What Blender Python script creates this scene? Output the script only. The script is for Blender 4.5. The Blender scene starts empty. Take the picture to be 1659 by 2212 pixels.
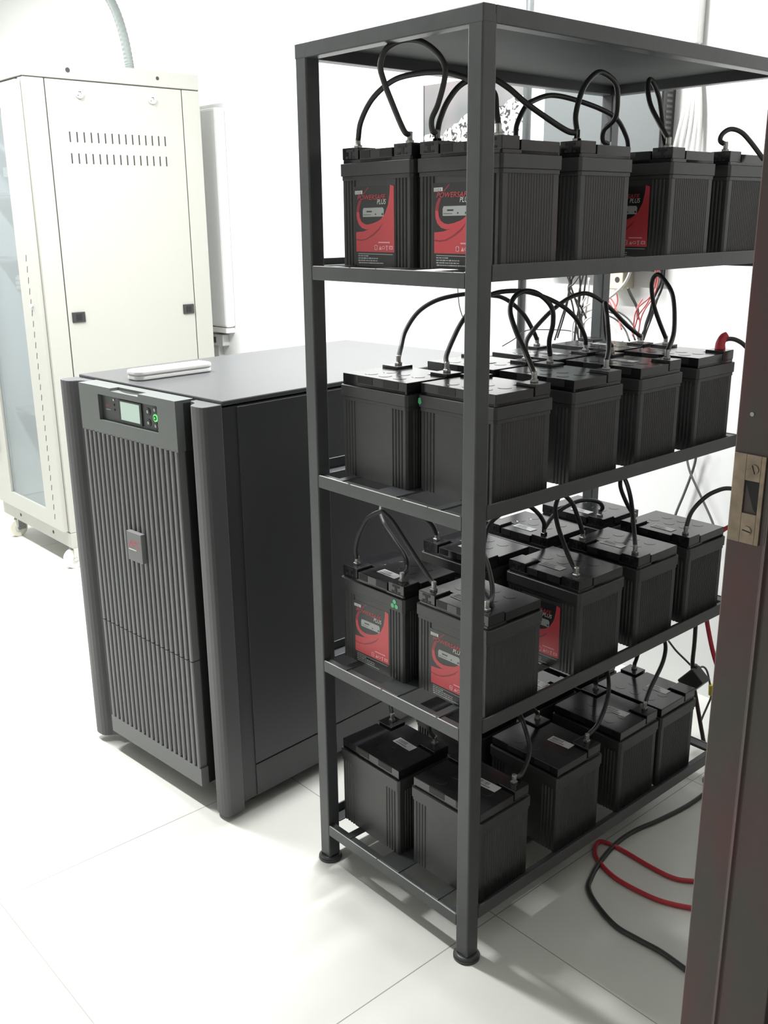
import bpy, bmesh, math, random
from mathutils import Vector, Matrix
C = bpy.context.scene
COL = C.collection
rnd = random.Random(7)
PI = math.pi
CABLES = [
  ('1L1l', '1R1r', [(-0.399, 0.077, 1.6365), (-0.3823, 0.0706, 1.681), (-0.3549, 0.0746, 1.7175), (-0.317, 0.0857, 1.7443), (-0.28, 0.0984, 1.7548), (-0.2147, 0.1179, 1.7557), (-0.1659, 0.1275, 1.7429), (-0.1278, 0.1324, 1.7303), (-0.0938, 0.1316, 1.7103), (-0.0694, 0.1124, 1.677), (-0.041, 0.087, 1.6365)], 'low black cable arching behind the front post from the leftmost battery of the top shelf'),
  ('1L1r', '1R1l', [(-0.251, 0.077, 1.6365), (-0.2524, 0.0626, 1.6568), (-0.2543, 0.0343, 1.7044), (-0.2566, 0.0192, 1.7356), (-0.2579, 0.0118, 1.7628), (-0.2493, 0.0193, 1.789), (-0.2284, 0.0391, 1.8018), (-0.2043, 0.0612, 1.7988), (-0.1825, 0.0798, 1.7792), (-0.1717, 0.0879, 1.7561), (-0.1725, 0.0858, 1.7292), (-0.1815, 0.0803, 1.6948), (-0.1917, 0.0756, 1.6718), (-0.1927, 0.0787, 1.6523), (-0.189, 0.087, 1.6365)], 'tall round loop of black cable under the rack top, left of the front post'),
  ('1R1l', '1R2r', [(-0.189, 0.087, 1.6365), (-0.1959, 0.1007, 1.6725), (-0.1959, 0.1214, 1.7062), (-0.1875, 0.1505, 1.7361), (-0.1649, 0.1876, 1.7483), (-0.1388, 0.2147, 1.7306), (-0.1127, 0.2373, 1.7031), (-0.0817, 0.2654, 1.6746), (-0.0553, 0.2903, 1.6528), (-0.041, 0.302, 1.6365)], 'black cable running diagonally down to the right of the front post, top shelf'),
  ('1R2l', '1L4r', [(-0.189, 0.302, 1.6365), (-0.2186, 0.3381, 1.6765), (-0.2386, 0.3845, 1.7133), (-0.2445, 0.4174, 1.7288), (-0.2488, 0.4776, 1.7434), (-0.2466, 0.5524, 1.74), (-0.2419, 0.6432, 1.7256), (-0.2395, 0.7008, 1.7072), (-0.2416, 0.7426, 1.6721), (-0.251, 0.765, 1.6365)], 'flat wide black cable arc crossing the rear post above the top shelf'),
  ('1R2r', '1R3l', [(-0.041, 0.302, 1.6365), (-0.0806, 0.3469, 1.6859), (-0.1123, 0.4069, 1.738), (-0.126, 0.4601, 1.7699), (-0.1255, 0.4894, 1.7739), (-0.1244, 0.5281, 1.758), (-0.1342, 0.5513, 1.7294), (-0.1505, 0.5682, 1.6965), (-0.1804, 0.574, 1.6767), (-0.1893, 0.5834, 1.6569), (-0.189, 0.603, 1.6365)], 'black cable loop in front of the rear post on the top shelf'),
  ('1R3r', '1R4l', [(-0.041, 0.603, 1.6365), (-0.0881, 0.6368, 1.6863), (-0.1288, 0.661, 1.7264), (-0.159, 0.6913, 1.7644), (-0.1701, 0.7127, 1.7837), (-0.169, 0.7275, 1.7773), (-0.1728, 0.7584, 1.7488), (-0.1786, 0.784, 1.7079), (-0.1845, 0.8031, 1.6738), (-0.189, 0.825, 1.6365)], 'narrow crossed black cable loop on the third battery of the top shelf'),
  ('1R4r', None, [(-0.041, 0.825, 1.6365), (-0.0537, 0.8232, 1.6568), (-0.0545, 0.831, 1.6713), (-0.0461, 0.8483, 1.6815), (-0.0313, 0.8661, 1.6757), (-0.0151, 0.8801, 1.6562), (0.0109, 0.8999, 1.6173)], 'small black cable arc beside the door frame on the top shelf'),
  ('2L1l', '2L3l', [(-0.41, 0.191, 1.1995), (-0.4312, 0.2183, 1.2302), (-0.4503, 0.2494, 1.2616), (-0.465, 0.3012, 1.2978), (-0.4669, 0.3581, 1.3199), (-0.4598, 0.4188, 1.3293), (-0.4494, 0.4781, 1.3307), (-0.4408, 0.5155, 1.3248), (-0.4336, 0.5447, 1.3196), (-0.4253, 0.5738, 1.3048), (-0.4152, 0.6113, 1.273), (-0.4097, 0.6399, 1.2341), (-0.41, 0.656, 1.1995)], 'long black cable arch from the leftmost battery of the second shelf'),
  ('2L1r', '2L3r', [(-0.262, 0.191, 1.1995), (-0.2839, 0.2113, 1.2265), (-0.3024, 0.2549, 1.2638), (-0.3129, 0.2878, 1.2892), (-0.3217, 0.3341, 1.3192), (-0.3215, 0.3839, 1.3389), (-0.3144, 0.432, 1.3446), (-0.3021, 0.4885, 1.3401), (-0.2869, 0.5466, 1.3217), (-0.2739, 0.5917, 1.2978), (-0.2646, 0.6231, 1.2696), (-0.2593, 0.6471, 1.2325), (-0.262, 0.656, 1.1995)], 'broad black cable arch spanning behind the front post on the second shelf'),
  ('2R1r', '2R2l', [(-0.05, 0.215, 1.1995), (-0.0964, 0.244, 1.2443), (-0.1397, 0.2633, 1.2809), (-0.1776, 0.286, 1.319), (-0.1913, 0.3136, 1.3443), (-0.1909, 0.3445, 1.3548), (-0.1835, 0.3804, 1.3475), (-0.1744, 0.4136, 1.3192), (-0.1786, 0.4261, 1.2835), (-0.1914, 0.4316, 1.2457), (-0.198, 0.445, 1.1995)], 'large round black cable loop just right of the front post on the second shelf'),
  ('2L2r', '2L4r', [(-0.262, 0.439, 1.1995), (-0.2914, 0.4802, 1.2396), (-0.3039, 0.5564, 1.282), (-0.3082, 0.6271, 1.3121), (-0.3062, 0.6762, 1.3244), (-0.3, 0.7148, 1.3225), (-0.2882, 0.7684, 1.2942), (-0.2729, 0.835, 1.242), (-0.262, 0.881, 1.1995)], 'black cable arch passing behind the rear post on the second shelf'),
  ('2R2r', '2R3l', [(-0.05, 0.445, 1.1995), (-0.0877, 0.5031, 1.2387), (-0.1429, 0.5673, 1.2914), (-0.169, 0.5942, 1.3163), (-0.183, 0.6169, 1.2771), (-0.1934, 0.6427, 1.2358), (-0.198, 0.669, 1.1995)], 'narrow upright black cable hairpin in front of the rear post on the second shelf'),
  ('2R3r', '2R4l', [(-0.05, 0.669, 1.1995), (-0.075, 0.73, 1.2518), (-0.1217, 0.7904, 1.3205), (-0.1619, 0.8118, 1.3567), (-0.1841, 0.8155, 1.3685), (-0.1983, 0.8163, 1.3497), (-0.2037, 0.8369, 1.3006), (-0.2014, 0.8608, 1.2584), (-0.198, 0.893, 1.1995)], 'black cable loop below the red wires on the second shelf'),
  ('2R4r', None, [(-0.05, 0.893, 1.1995), (-0.0497, 0.8986, 1.2146), (-0.0403, 0.9106, 1.2211), (-0.0258, 0.9236, 1.2179), (-0.0067, 0.9348, 1.2023), (0.0247, 0.9452, 1.1608)], 'black cable with red boot on the last battery of the second shelf'),
  ('3L1l', '3R1l', [(-0.424, 0.075, 0.7638), (-0.4225, 0.0699, 0.8002), (-0.4099, 0.0732, 0.8417), (-0.3914, 0.0809, 0.8754), (-0.3647, 0.0944, 0.8936), (-0.3494, 0.0981, 0.8889), (-0.3285, 0.0992, 0.8766), (-0.294, 0.0962, 0.8506), (-0.2513, 0.0944, 0.8158), (-0.2114, 0.0924, 0.7835), (-0.192, 0.087, 0.7638)], 'black cable arch between the two labelled front batteries of the third shelf'),
  ('3L1r', '3L2l', [(-0.276, 0.075, 0.7638), (-0.2893, 0.1018, 0.7799), (-0.3117, 0.1181, 0.7978), (-0.3586, 0.1297, 0.8207), (-0.4085, 0.1422, 0.8461), (-0.4377, 0.1587, 0.8678), (-0.4452, 0.184, 0.8798), (-0.4372, 0.2435, 0.8593), (-0.4246, 0.3027, 0.8119), (-0.424, 0.325, 0.7638)], 'black cable rising behind the second shelf edge from the third shelf'),
  ('3R1r', '3L2r', [(-0.044, 0.087, 0.7638), (-0.0693, 0.1292, 0.769), (-0.108, 0.1722, 0.7775), (-0.1765, 0.2315, 0.792), (-0.2446, 0.2847, 0.7997), (-0.2635, 0.2995, 0.801), (-0.276, 0.325, 0.7638)], 'short black cable rising right of the front post on the third shelf'),
  ('3L2r', '3L3r', [(-0.276, 0.325, 0.7638), (-0.3033, 0.3808, 0.8192), (-0.2973, 0.4555, 0.845), (-0.2875, 0.4932, 0.8425), (-0.2792, 0.5224, 0.8202), (-0.2741, 0.54, 0.7944), (-0.276, 0.545, 0.7638)], 'black cable between two rear column batteries of the third shelf'),
  ('3R2r', '3R3l', [(-0.044, 0.37, 0.7638), (-0.0658, 0.3845, 0.7783), (-0.1065, 0.4078, 0.8041), (-0.1547, 0.4398, 0.8384), (-0.1855, 0.47, 0.8659), (-0.1982, 0.5061, 0.8855), (-0.1905, 0.5367, 0.8611), (-0.189, 0.5625, 0.8178), (-0.192, 0.587, 0.7638)], 'black cable hairpin on the second right hand battery of the third shelf'),
  ('3L3r', '3L4r', [(-0.276, 0.545, 0.7638), (-0.2889, 0.6006, 0.7985), (-0.2855, 0.6619, 0.8141), (-0.2782, 0.7087, 0.8159), (-0.2715, 0.7543, 0.8029), (-0.2689, 0.7696, 0.786), (-0.276, 0.77, 0.7638)], 'low black cable bend lying over a barcode sticker at the back of the third shelf'),
  ('3R3r', '3R4l', [(-0.044, 0.587, 0.7638), (-0.0836, 0.635, 0.8058), (-0.129, 0.6847, 0.8516), (-0.1664, 0.7163, 0.882), (-0.1866, 0.7249, 0.8929), (-0.1957, 0.736, 0.861), (-0.1945, 0.7663, 0.8122), (-0.192, 0.797, 0.7638)], 'tall black cable hairpin reaching up to the second shelf edge from the third shelf'),
  ('3R4r', None, [(-0.044, 0.797, 0.7638), (-0.0427, 0.8143, 0.8132), (-0.0274, 0.8404, 0.8464), (-0.01, 0.8626, 0.8631), (0.0109, 0.8846, 0.87), (0.049, 0.9154, 0.8601)], 'black cable curving right to the door frame from the last battery of the third shelf'),
  ('4L1l', '4L2l', [(-0.434, 0.186, 0.3285), (-0.4668, 0.2136, 0.3694), (-0.4813, 0.281, 0.4105), (-0.4617, 0.3613, 0.4023), (-0.4407, 0.4132, 0.3683), (-0.434, 0.431, 0.3285)], 'black cable behind the front rail from the left front battery of the bottom shelf'),
  ('4L1r', '4R1l', [(-0.286, 0.186, 0.3285), (-0.2958, 0.1756, 0.3676), (-0.2845, 0.1848, 0.395), (-0.2461, 0.1993, 0.3813), (-0.2, 0.196, 0.3285)], 'short black cable joining the two front batteries of the bottom shelf'),
  ('4R1r', '4R2l', [(-0.052, 0.196, 0.3285), (-0.0581, 0.2261, 0.3304), (-0.08, 0.2761, 0.3421), (-0.1069, 0.3099, 0.354), (-0.1604, 0.3509, 0.3711), (-0.1962, 0.3771, 0.3815), (-0.1988, 0.4158, 0.3767), (-0.2, 0.453, 0.3285)], 'curved black cable on the front right battery of the bottom shelf'),
  ('4R2r', '4R3l', [(-0.052, 0.453, 0.3285), (-0.0676, 0.5192, 0.3456), (-0.1002, 0.5988, 0.3775), (-0.1427, 0.6506, 0.4098), (-0.1725, 0.6665, 0.4224), (-0.1878, 0.6703, 0.3879), (-0.2, 0.687, 0.3285)], 'curved black cable on the second right hand battery of the bottom shelf'),
  ('4R3r', '4R4l', [(-0.052, 0.687, 0.3285), (-0.0678, 0.7322, 0.3608), (-0.0821, 0.804, 0.405), (-0.1056, 0.8476, 0.4359), (-0.139, 0.8602, 0.454), (-0.1743, 0.8526, 0.4141), (-0.2, 0.859, 0.3285)], 'curved black cable on the third right hand battery of the bottom shelf'),
]
WIRES = [
  ('dark', [(-0.834, 1.3, 1.3379), (-0.8004, 1.3046, 1.2604), (-0.7702, 1.3084, 1.1899), (-0.7483, 1.2999, 1.1124)], 0.0028, 'cable', None),
  ('dark', [(-0.825, 1.3119, 1.3377), (-0.8361, 1.32, 1.2578), (-0.8572, 1.3164, 1.1836), (-0.8768, 1.312, 1.1155)], 0.0028, 'cable', None),
  ('dark', [(-0.82, 1.3242, 1.3374), (-0.8326, 1.3253, 1.2867), (-0.849, 1.3277, 1.2128), (-0.8752, 1.3239, 1.1221)], 0.0028, 'cable', None),
  ('dark', [(-0.8143, 1.3357, 1.3371), (-0.8315, 1.3143, 1.2873), (-0.8187, 1.3234, 1.2295), (-0.798, 1.3359, 1.1199)], 0.0028, 'cable', None),
  ('dark', [(-0.7798, 1.3, 1.3396), (-0.778, 1.306, 1.2614), (-0.7858, 1.3015, 1.1749), (-0.7889, 1.3003, 1.1163)], 0.0028, 'cable', None),
  ('dark', [(-0.7711, 1.312, 1.3394), (-0.7796, 1.301, 1.2616), (-0.7744, 1.3044, 1.1899), (-0.765, 1.3122, 1.1143)], 0.0028, 'cable', None),
  ('dark', [(-0.7873, 1.3239, 1.3384), (-0.8003, 1.3015, 1.3006), (-0.8101, 1.2874, 1.2824), (-0.784, 1.3084, 1.2395), (-0.7603, 1.3239, 1.1894)], 0.0028, 'cable', None),
  ('dark', [(-0.7783, 1.3357, 1.3382), (-0.7839, 1.334, 1.2739), (-0.7899, 1.3332, 1.1722), (-0.7902, 1.3358, 1.1131)], 0.0028, 'cable', None),
  ('pale', [(-0.7729, 1.3302, 1.2603), (-0.7949, 1.3246, 1.2133), (-0.8118, 1.3211, 1.1716), (-0.8191, 1.33, 1.1142)], 0.003, 'white_pl', None),
  ('pale', [(-0.7628, 1.34, 1.2387), (-0.7883, 1.3301, 1.2162), (-0.8044, 1.3277, 1.179), (-0.8138, 1.3402, 1.1108)], 0.003, 'white_pl', None),
  ('pale', [(-0.7601, 1.35, 1.2195), (-0.7844, 1.3403, 1.2042), (-0.8014, 1.3363, 1.1712), (-0.8081, 1.35, 1.1074)], 0.003, 'white_pl', None),
  ('pale', [(-0.737, 1.33, 1.202), (-0.7587, 1.3217, 1.1897), (-0.7728, 1.3187, 1.1628), (-0.7799, 1.3299, 1.1086)], 0.003, 'white_pl', None),
  ('pale', [(-0.773, 1.34, 1.3169), (-0.7753, 1.343, 1.2595), (-0.7837, 1.3419, 1.172), (-0.7898, 1.3401, 1.1128)], 0.003, 'white_pl', None),
  ('arc', [(-0.6882, 1.2998, 1.2269), (-0.6362, 1.3125, 1.2096), (-0.593, 1.3138, 1.1803), (-0.5609, 1.3002, 1.1422)], 0.0026, 'cable', None),
  ('arc', [(-0.6949, 1.31, 1.2146), (-0.6499, 1.321, 1.1969), (-0.6136, 1.3205, 1.1685), (-0.5872, 1.31, 1.1364)], 0.0026, 'cable', None),
  ('arc', [(-0.7038, 1.3202, 1.236), (-0.644, 1.3349, 1.216), (-0.5988, 1.3361, 1.1852), (-0.5612, 1.32, 1.1405)], 0.0026, 'cable', None),
  ('arc', [(-0.7081, 1.3301, 1.1924), (-0.6738, 1.3372, 1.1757), (-0.6415, 1.3378, 1.1509), (-0.626, 1.3301, 1.1301)], 0.0026, 'white_pl', None),
  ('red', [(-0.4817, 1.2702, 1.3627), (-0.4817, 1.2798, 1.3233), (-0.4931, 1.2791, 1.2768), (-0.5115, 1.2706, 1.2431), (-0.5236, 1.2665, 1.2091), (-0.5313, 1.2697, 1.1541)], 0.0022, 'red_wire', None),
  ('red', [(-0.4958, 1.2822, 1.3619), (-0.4984, 1.2919, 1.3155), (-0.5112, 1.2901, 1.2753), (-0.5418, 1.2755, 1.2411), (-0.5514, 1.2744, 1.2067), (-0.5559, 1.282, 1.1538)], 0.0022, 'red_wire', None),
  ('red', [(-0.4907, 1.2943, 1.355), (-0.5055, 1.2997, 1.3016), (-0.5261, 1.2982, 1.254), (-0.5482, 1.2921, 1.2193), (-0.5593, 1.2932, 1.1843), (-0.5678, 1.2942, 1.156)], 0.0022, 'red_wire', None),
  ('red', [(-0.6489, 1.27, 1.2698), (-0.6358, 1.2763, 1.2591), (-0.6213, 1.277, 1.2364), (-0.6056, 1.2723, 1.2033), (-0.5902, 1.2699, 1.1742)], 0.0022, 'red_wire', None),
  ('red', [(-0.6287, 1.2821, 1.2906), (-0.6233, 1.2873, 1.2563), (-0.6299, 1.28, 1.2316), (-0.6445, 1.28, 1.2487), (-0.6571, 1.2818, 1.2659)], 0.0022, 'red_wire', None),
  ('red', [(-0.5402, 1.2938, 1.267), (-0.5513, 1.2853, 1.2358), (-0.5452, 1.2947, 1.1988), (-0.5482, 1.2937, 1.1617)], 0.0022, 'red_wire', None),
  ('blk2', [(-0.4728, 1.28, 1.3626), (-0.4768, 1.2873, 1.3166), (-0.4945, 1.2822, 1.2699), (-0.5086, 1.2821, 1.209), (-0.5259, 1.2801, 1.1399)], 0.0036, 'cable', None),
  ('blk2', [(-0.4712, 1.2918, 1.3622), (-0.4785, 1.3004, 1.3093), (-0.4952, 1.2984, 1.2623), (-0.5119, 1.296, 1.2145), (-0.531, 1.2921, 1.1632)], 0.0036, 'cable', None),
  ('blk2', [(-0.4943, 1.3037, 1.3611), (-0.5096, 1.3003, 1.3081), (-0.5153, 1.3067, 1.2473), (-0.5295, 1.3034, 1.1925), (-0.5387, 1.3042, 1.1367)], 0.0036, 'cable', None),
  ('blk2', [(-0.4782, 1.28, 1.2775), (-0.4935, 1.2815, 1.2234), (-0.5083, 1.2804, 1.1794), (-0.5183, 1.2799, 1.1474)], 0.0024, 'cable', None),
  ('white_cable', [(-0.5321, 1.22, 1.3632), (-0.5569, 1.2284, 1.3189), (-0.5897, 1.2278, 1.2857), (-0.6218, 1.2241, 1.2629), (-0.6482, 1.2199, 1.2522)], 0.0042, 'white_pl', 'thick white cable sloping down right of the rear post under the top shelf'),
  ('cut_cable', [(-0.6122, 1.3199, 1.2934), (-0.6004, 1.3218, 1.2719), (-0.5863, 1.3254, 1.2491), (-0.5773, 1.3263, 1.2317), (-0.5692, 1.32, 1.2023)], 0.0045, 'cable', 'cut end of a black cable hanging in front of the wall among red wires'),
  ('thin_wire', [(-1.0771, 1.0601, 1.3043), (-1.0649, 1.0525, 1.2618), (-1.0515, 1.0478, 1.2222), (-1.0288, 1.0506, 1.1769), (-0.9981, 1.06, 1.1273)], 0.0018, 'cable', 'thin black wire hanging left of the front post under the top shelf'),
  ('flat_wire', [(-1.163, 1.3802, 1.0653), (-1.1125, 1.3828, 1.0935), (-1.0581, 1.3838, 1.1278), (-0.9725, 1.3855, 1.1371), (-0.8815, 1.3839, 1.1409), (-0.8421, 1.38, 1.1351)], 0.002, 'cable', 'thin black wire lying low along the wall behind the second shelf'),
  ('cross_a', [(-0.3911, 1.4101, 0.8304), (-0.3958, 1.418, 0.7773), (-0.4064, 1.4187, 0.7295), (-0.4248, 1.4159, 0.6636), (-0.442, 1.4118, 0.6061), (-0.456, 1.41, 0.5479)], 0.0042, 'cable_grey', 'grey wall cable leaning left, crossing another below the second shelf'),
  ('cross_b', [(-0.4303, 1.4097, 0.8241), (-0.4123, 1.4011, 0.7729), (-0.395, 1.3993, 0.7351), (-0.3589, 1.4044, 0.6732), (-0.3214, 1.4098, 0.6089), (-0.2943, 1.4098, 0.5554)], 0.0036, 'cable_grey', 'grey wall cable leaning right, crossing another below the second shelf'),
  ('g1', [(-0.1682, 1.0999, 0.4643), (-0.1667, 1.0997, 0.4017), (-0.165, 1.0992, 0.3385), (-0.1647, 1.0974, 0.2817), (-0.1613, 1.0996, 0.2459)], 0.006, 'cable', 'thick black cord dropping to the adapter behind the rack'),
  ('g2', [(-0.1569, 1.1001, 0.2109), (-0.1479, 1.0988, 0.1854), (-0.1307, 1.0953, 0.1343), (-0.1135, 1.0918, 0.0833), (-0.0985, 1.0904, 0.0424), (-0.0758, 1.1, 0.0065)], 0.006, 'cable_brown', 'dark brown cord falling from the adapter to the floor'),
  ('g3', [(-0.2601, 1.1201, 0.3094), (-0.2323, 1.118, 0.2884), (-0.2009, 1.1192, 0.2694), (-0.1822, 1.1198, 0.2581)], 0.003, 'cable', 'thin black lead running down to the adapter from the left'),
  ('tag', [(-0.1602, 1.1197, 0.2469), (-0.1567, 1.132, 0.2572), (-0.1501, 1.1411, 0.2551), (-0.1431, 1.1464, 0.2413), (-0.1362, 1.1487, 0.2166), (-0.129, 1.1508, 0.1891), (-0.1261, 1.1494, 0.1685), (-0.1296, 1.1397, 0.1409), (-0.1349, 1.1265, 0.1063), (-0.1367, 1.1201, 0.0855)], 0.003, 'cable_grey', 'thin grey lead with a yellow sleeve looping beside the adapter'),
  ('red_cable', [(0.0059, 0.9359, 1.1871), (0.029, 0.9731, 1.0358), (0.0234, 0.9759, 0.8492), (-0.0007, 0.9559, 0.7703), (-0.0236, 0.9384, 0.7446), (-0.0411, 0.9244, 0.7191), (-0.0502, 0.9163, 0.6756), (-0.0532, 0.9138, 0.6254), (-0.0523, 0.9151, 0.5938), (-0.0475, 0.9207, 0.5492), (-0.0361, 0.9337, 0.4716), (-0.0201, 0.9517, 0.3886), (0.0071, 0.9824, 0.2847), (0.0408, 1.0187, 0.147), (0.0719, 1.05, 0.0062)], 0.0058, 'red_cable', 'red cable hanging in an arc beside the door frame'),
  ('floor_black', [(-0.022, 1.158, 0.006), (-0.007, 1.031, 0.006), (0.001, 0.922, 0.006), (0.0, 0.832, 0.006), (-0.014, 0.725, 0.006), (-0.029, 0.644, 0.006), (-0.029, 0.565, 0.006), (-0.012, 0.478, 0.006), (0.009, 0.415, 0.006), (0.03, 0.377, 0.006), (0.077, 0.346, 0.006), (0.146, 0.32, 0.006), (0.205, 0.321, 0.006), (0.26, 0.324, 0.007), (0.331, 0.318, 0.006), (0.405, 0.315, 0.006)], 0.006, 'cable', 'black cable snaking over the floor tiles right of the rack'),
  ('floor_red', [(0.268, 0.634, 0.006), (0.189, 0.588, 0.006), (0.146, 0.558, 0.006), (0.087, 0.552, 0.006), (0.005, 0.556, 0.006), (-0.042, 0.554, 0.006), (-0.063, 0.542, 0.006), (-0.05, 0.509, 0.006), (-0.017, 0.479, 0.006), (0.049, 0.456, 0.006), (0.125, 0.457, 0.006), (0.178, 0.469, 0.006), (0.235, 0.501, 0.006), (0.311, 0.557, 0.006)], 0.0055, 'red_cable', 'red cable doubled back in a U on the floor tiles'),
]

# ------------------------------------------------------------------ materials
def mat(name, col, rough=.5, metal=0, spec=.5, var=0, vscale=8, bump=0, bscale=200, emit=None, estr=0, coat=0):
    m = bpy.data.materials.new(name); m.use_nodes = True
    nt = m.node_tree; b = nt.nodes['Principled BSDF']
    b.inputs['Base Color'].default_value = (*col, 1)
    b.inputs['Roughness'].default_value = rough
    b.inputs['Metallic'].default_value = metal
    b.inputs['Specular IOR Level'].default_value = spec
    b.inputs['Coat Weight'].default_value = coat
    tc = nt.nodes.new('ShaderNodeTexCoord')
    if var:
        n = nt.nodes.new('ShaderNodeTexNoise'); n.inputs['Scale'].default_value = vscale; n.inputs['Detail'].default_value = 4
        nt.links.new(tc.outputs['Object'], n.inputs['Vector'])
        r = nt.nodes.new('ShaderNodeMapRange'); r.inputs[1].default_value = .3; r.inputs[2].default_value = .7
        r.inputs[3].default_value = 1 - var; r.inputs[4].default_value = 1 + var
        nt.links.new(n.outputs['Fac'], r.inputs[0])
        v = nt.nodes.new('ShaderNodeVectorMath'); v.operation = 'SCALE'; v.inputs[0].default_value = col
        nt.links.new(r.outputs[0], v.inputs['Scale']); nt.links.new(v.outputs[0], b.inputs['Base Color'])
    if bump:
        n = nt.nodes.new('ShaderNodeTexNoise'); n.inputs['Scale'].default_value = bscale
        nt.links.new(tc.outputs['Object'], n.inputs['Vector'])
        bp = nt.nodes.new('ShaderNodeBump'); bp.inputs['Strength'].default_value = bump; bp.inputs['Distance'].default_value = .002
        nt.links.new(n.outputs['Fac'], bp.inputs['Height']); nt.links.new(bp.outputs[0], b.inputs['Normal'])
    if emit:
        b.inputs['Emission Color'].default_value = (*emit, 1); b.inputs['Emission Strength'].default_value = estr
    return m
M = dict(
 wall=mat('wall_paint', (.84, .85, .84), .7, bump=.1, bscale=60),
 ceil=mat('ceiling_paint', (.62, .62, .61), .8),
 wall_dim=mat('wall_low_bounce_dark', (.30, .29, .27), .7, bump=.1, bscale=60),  # unseen room side of the wall, darkened to cut bounce light
 wall_front=mat('wall_low_bounce_grey', (.42, .42, .41), .7, bump=.1, bscale=60),  # out of view, toned down so less light bounces back
 wall_out=mat('corridor_paint', (.75, .72, .5), .7, bump=.1, bscale=60),
 rack=mat('rack_black_enamel', (.056, .060, .062), .38, spec=.5, var=.12, vscale=14, bump=.12, bscale=90),
 sheet=mat('rack_top_sheet', (.058, .068, .063), .6, spec=.3, var=.2, vscale=5, bump=.1, bscale=40),
 worn=mat('worn_steel_glint', (.75, .75, .73), .35, metal=.6),  # scuffed steel, with the edge's reflected glint put into the bright colour
 case=mat('battery_case_plastic', (.040, .040, .041), .42, var=.1, vscale=30),
 lid=mat('battery_lid_plastic', (.017, .017, .019), .16, spec=.6, bump=.05, bscale=25),
 recess=mat('recess_black', (.008, .008, .009), .6),
 lab_black=mat('label_black', (.022, .022, .023), .35),
 lab_red=mat('label_red', (.62, .065, .080), .4),
 lab_dred=mat('label_dark_red', (.30, .03, .04), .4),
 lab_white=mat('label_white', (.75, .75, .74), .5),
 lab_grey=mat('label_grey', (.42, .44, .43), .5),
 lab_pink=mat('label_pink', (.85, .42, .45), .5),
 sticker=mat('barcode_sticker', (.72, .74, .75), .45),
 green=mat('green_sticker', (.10, .55, .25), .4),
 lug=mat('tinned_lug', (.42, .42, .41), .4, metal=.9),
 cable=mat('cable_black', (.032, .032, .033), .42),
 cable_grey=mat('cable_grey', (.13, .13, .13), .5),
 cable_brown=mat('cable_brown', (.05, .025, .025), .5),
 red_cable=mat('cable_red', (.50, .035, .05), .4),
 red_wire=mat('wire_red', (.62, .16, .16), .45),
 white_pl=mat('white_plastic', (.80, .80, .78), .4),
 pillar=mat('ups_pillar_grey', (.088, .090, .094), .45),
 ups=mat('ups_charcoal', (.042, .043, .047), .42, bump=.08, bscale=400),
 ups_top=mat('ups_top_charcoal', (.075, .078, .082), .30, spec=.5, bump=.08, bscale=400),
 ups_panel=mat('ups_panel_grey', (.14, .152, .148), .45),
 ups_rib=mat('ups_rib_grey', (.18, .183, .186), .5),
 ups_dark=mat('ups_recess', (.012, .012, .013), .6),
 display=mat('display_bezel', (.05, .054, .054), .3),
 lcd=mat('lcd_screen', (.42, .50, .46), .3, emit=(.62, .85, .72), estr=.35),
 led=mat('green_backlight', (.1, .6, .15), .4, emit=(.15, .9, .2), estr=1.0),
 badge_red=mat('badge_red', (.55, .06, .09), .4),
 cream=mat('server_rack_cream', (.42, .42, .385), .42, bump=.04, bscale=300),
 seam=mat('seam_dark', (.035, .035, .032), .7),
 inner=mat('server_rack_inner', (.62, .66, .68), .6),
 black_pl=mat('black_plastic', (.03, .03, .03), .45),
 chrome=mat('chrome', (.6, .6, .6), .2, metal=1),
 caster=mat('caster_nylon', (.78, .75, .66), .4),
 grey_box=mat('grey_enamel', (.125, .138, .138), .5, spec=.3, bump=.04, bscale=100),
 shadowbox=mat('shadow_box_grey', (.78, .79, .79), .5),  # tone of the box that stands in for the cabinet's shadow
 pale_grey=mat('pale_grey_enamel', (.55, .56, .56), .5),
 conduit=mat('conduit_grey', (.22, .25, .24), .5),
 pipe=mat('pipe_dark_grey', (.075, .085, .085), .5),
 beige=mat('beige_plastic', (.62, .60, .47), .45),
 yellow=mat('yellow_sleeve', (.6, .55, .05), .45),
 brass=mat('old_strike_plate', (.33, .26, .19), .42, metal=.45, var=.3, vscale=60, bump=.15, bscale=80),
)
def glass_mat():
    m = bpy.data.materials.new('door_glass'); m.use_nodes = True; nt = m.node_tree
    for n in list(nt.nodes): nt.nodes.remove(n)
    o = nt.nodes.new('ShaderNodeOutputMaterial'); mx = nt.nodes.new('ShaderNodeMixShader')
    t = nt.nodes.new('ShaderNodeBsdfTransparent'); t.inputs[0].default_value = (.93, .96, .97, 1)
    g = nt.nodes.new('ShaderNodeBsdfGlossy'); g.inputs['Roughness'].default_value = .06
    mx.inputs[0].default_value = .14
    nt.links.new(t.outputs[0], mx.inputs[1]); nt.links.new(g.outputs[0], mx.inputs[2])
    hz = nt.nodes.new('ShaderNodeBsdfDiffuse'); hz.inputs[0].default_value = (.50, .56, .58, 1); m2 = nt.nodes.new('ShaderNodeMixShader'); m2.inputs[0].default_value = .16
    nt.links.new(mx.outputs[0], m2.inputs[1]); nt.links.new(hz.outputs[0], m2.inputs[2]); nt.links.new(m2.outputs[0], o.inputs[0]); return m
M['glass'] = glass_mat()
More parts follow.
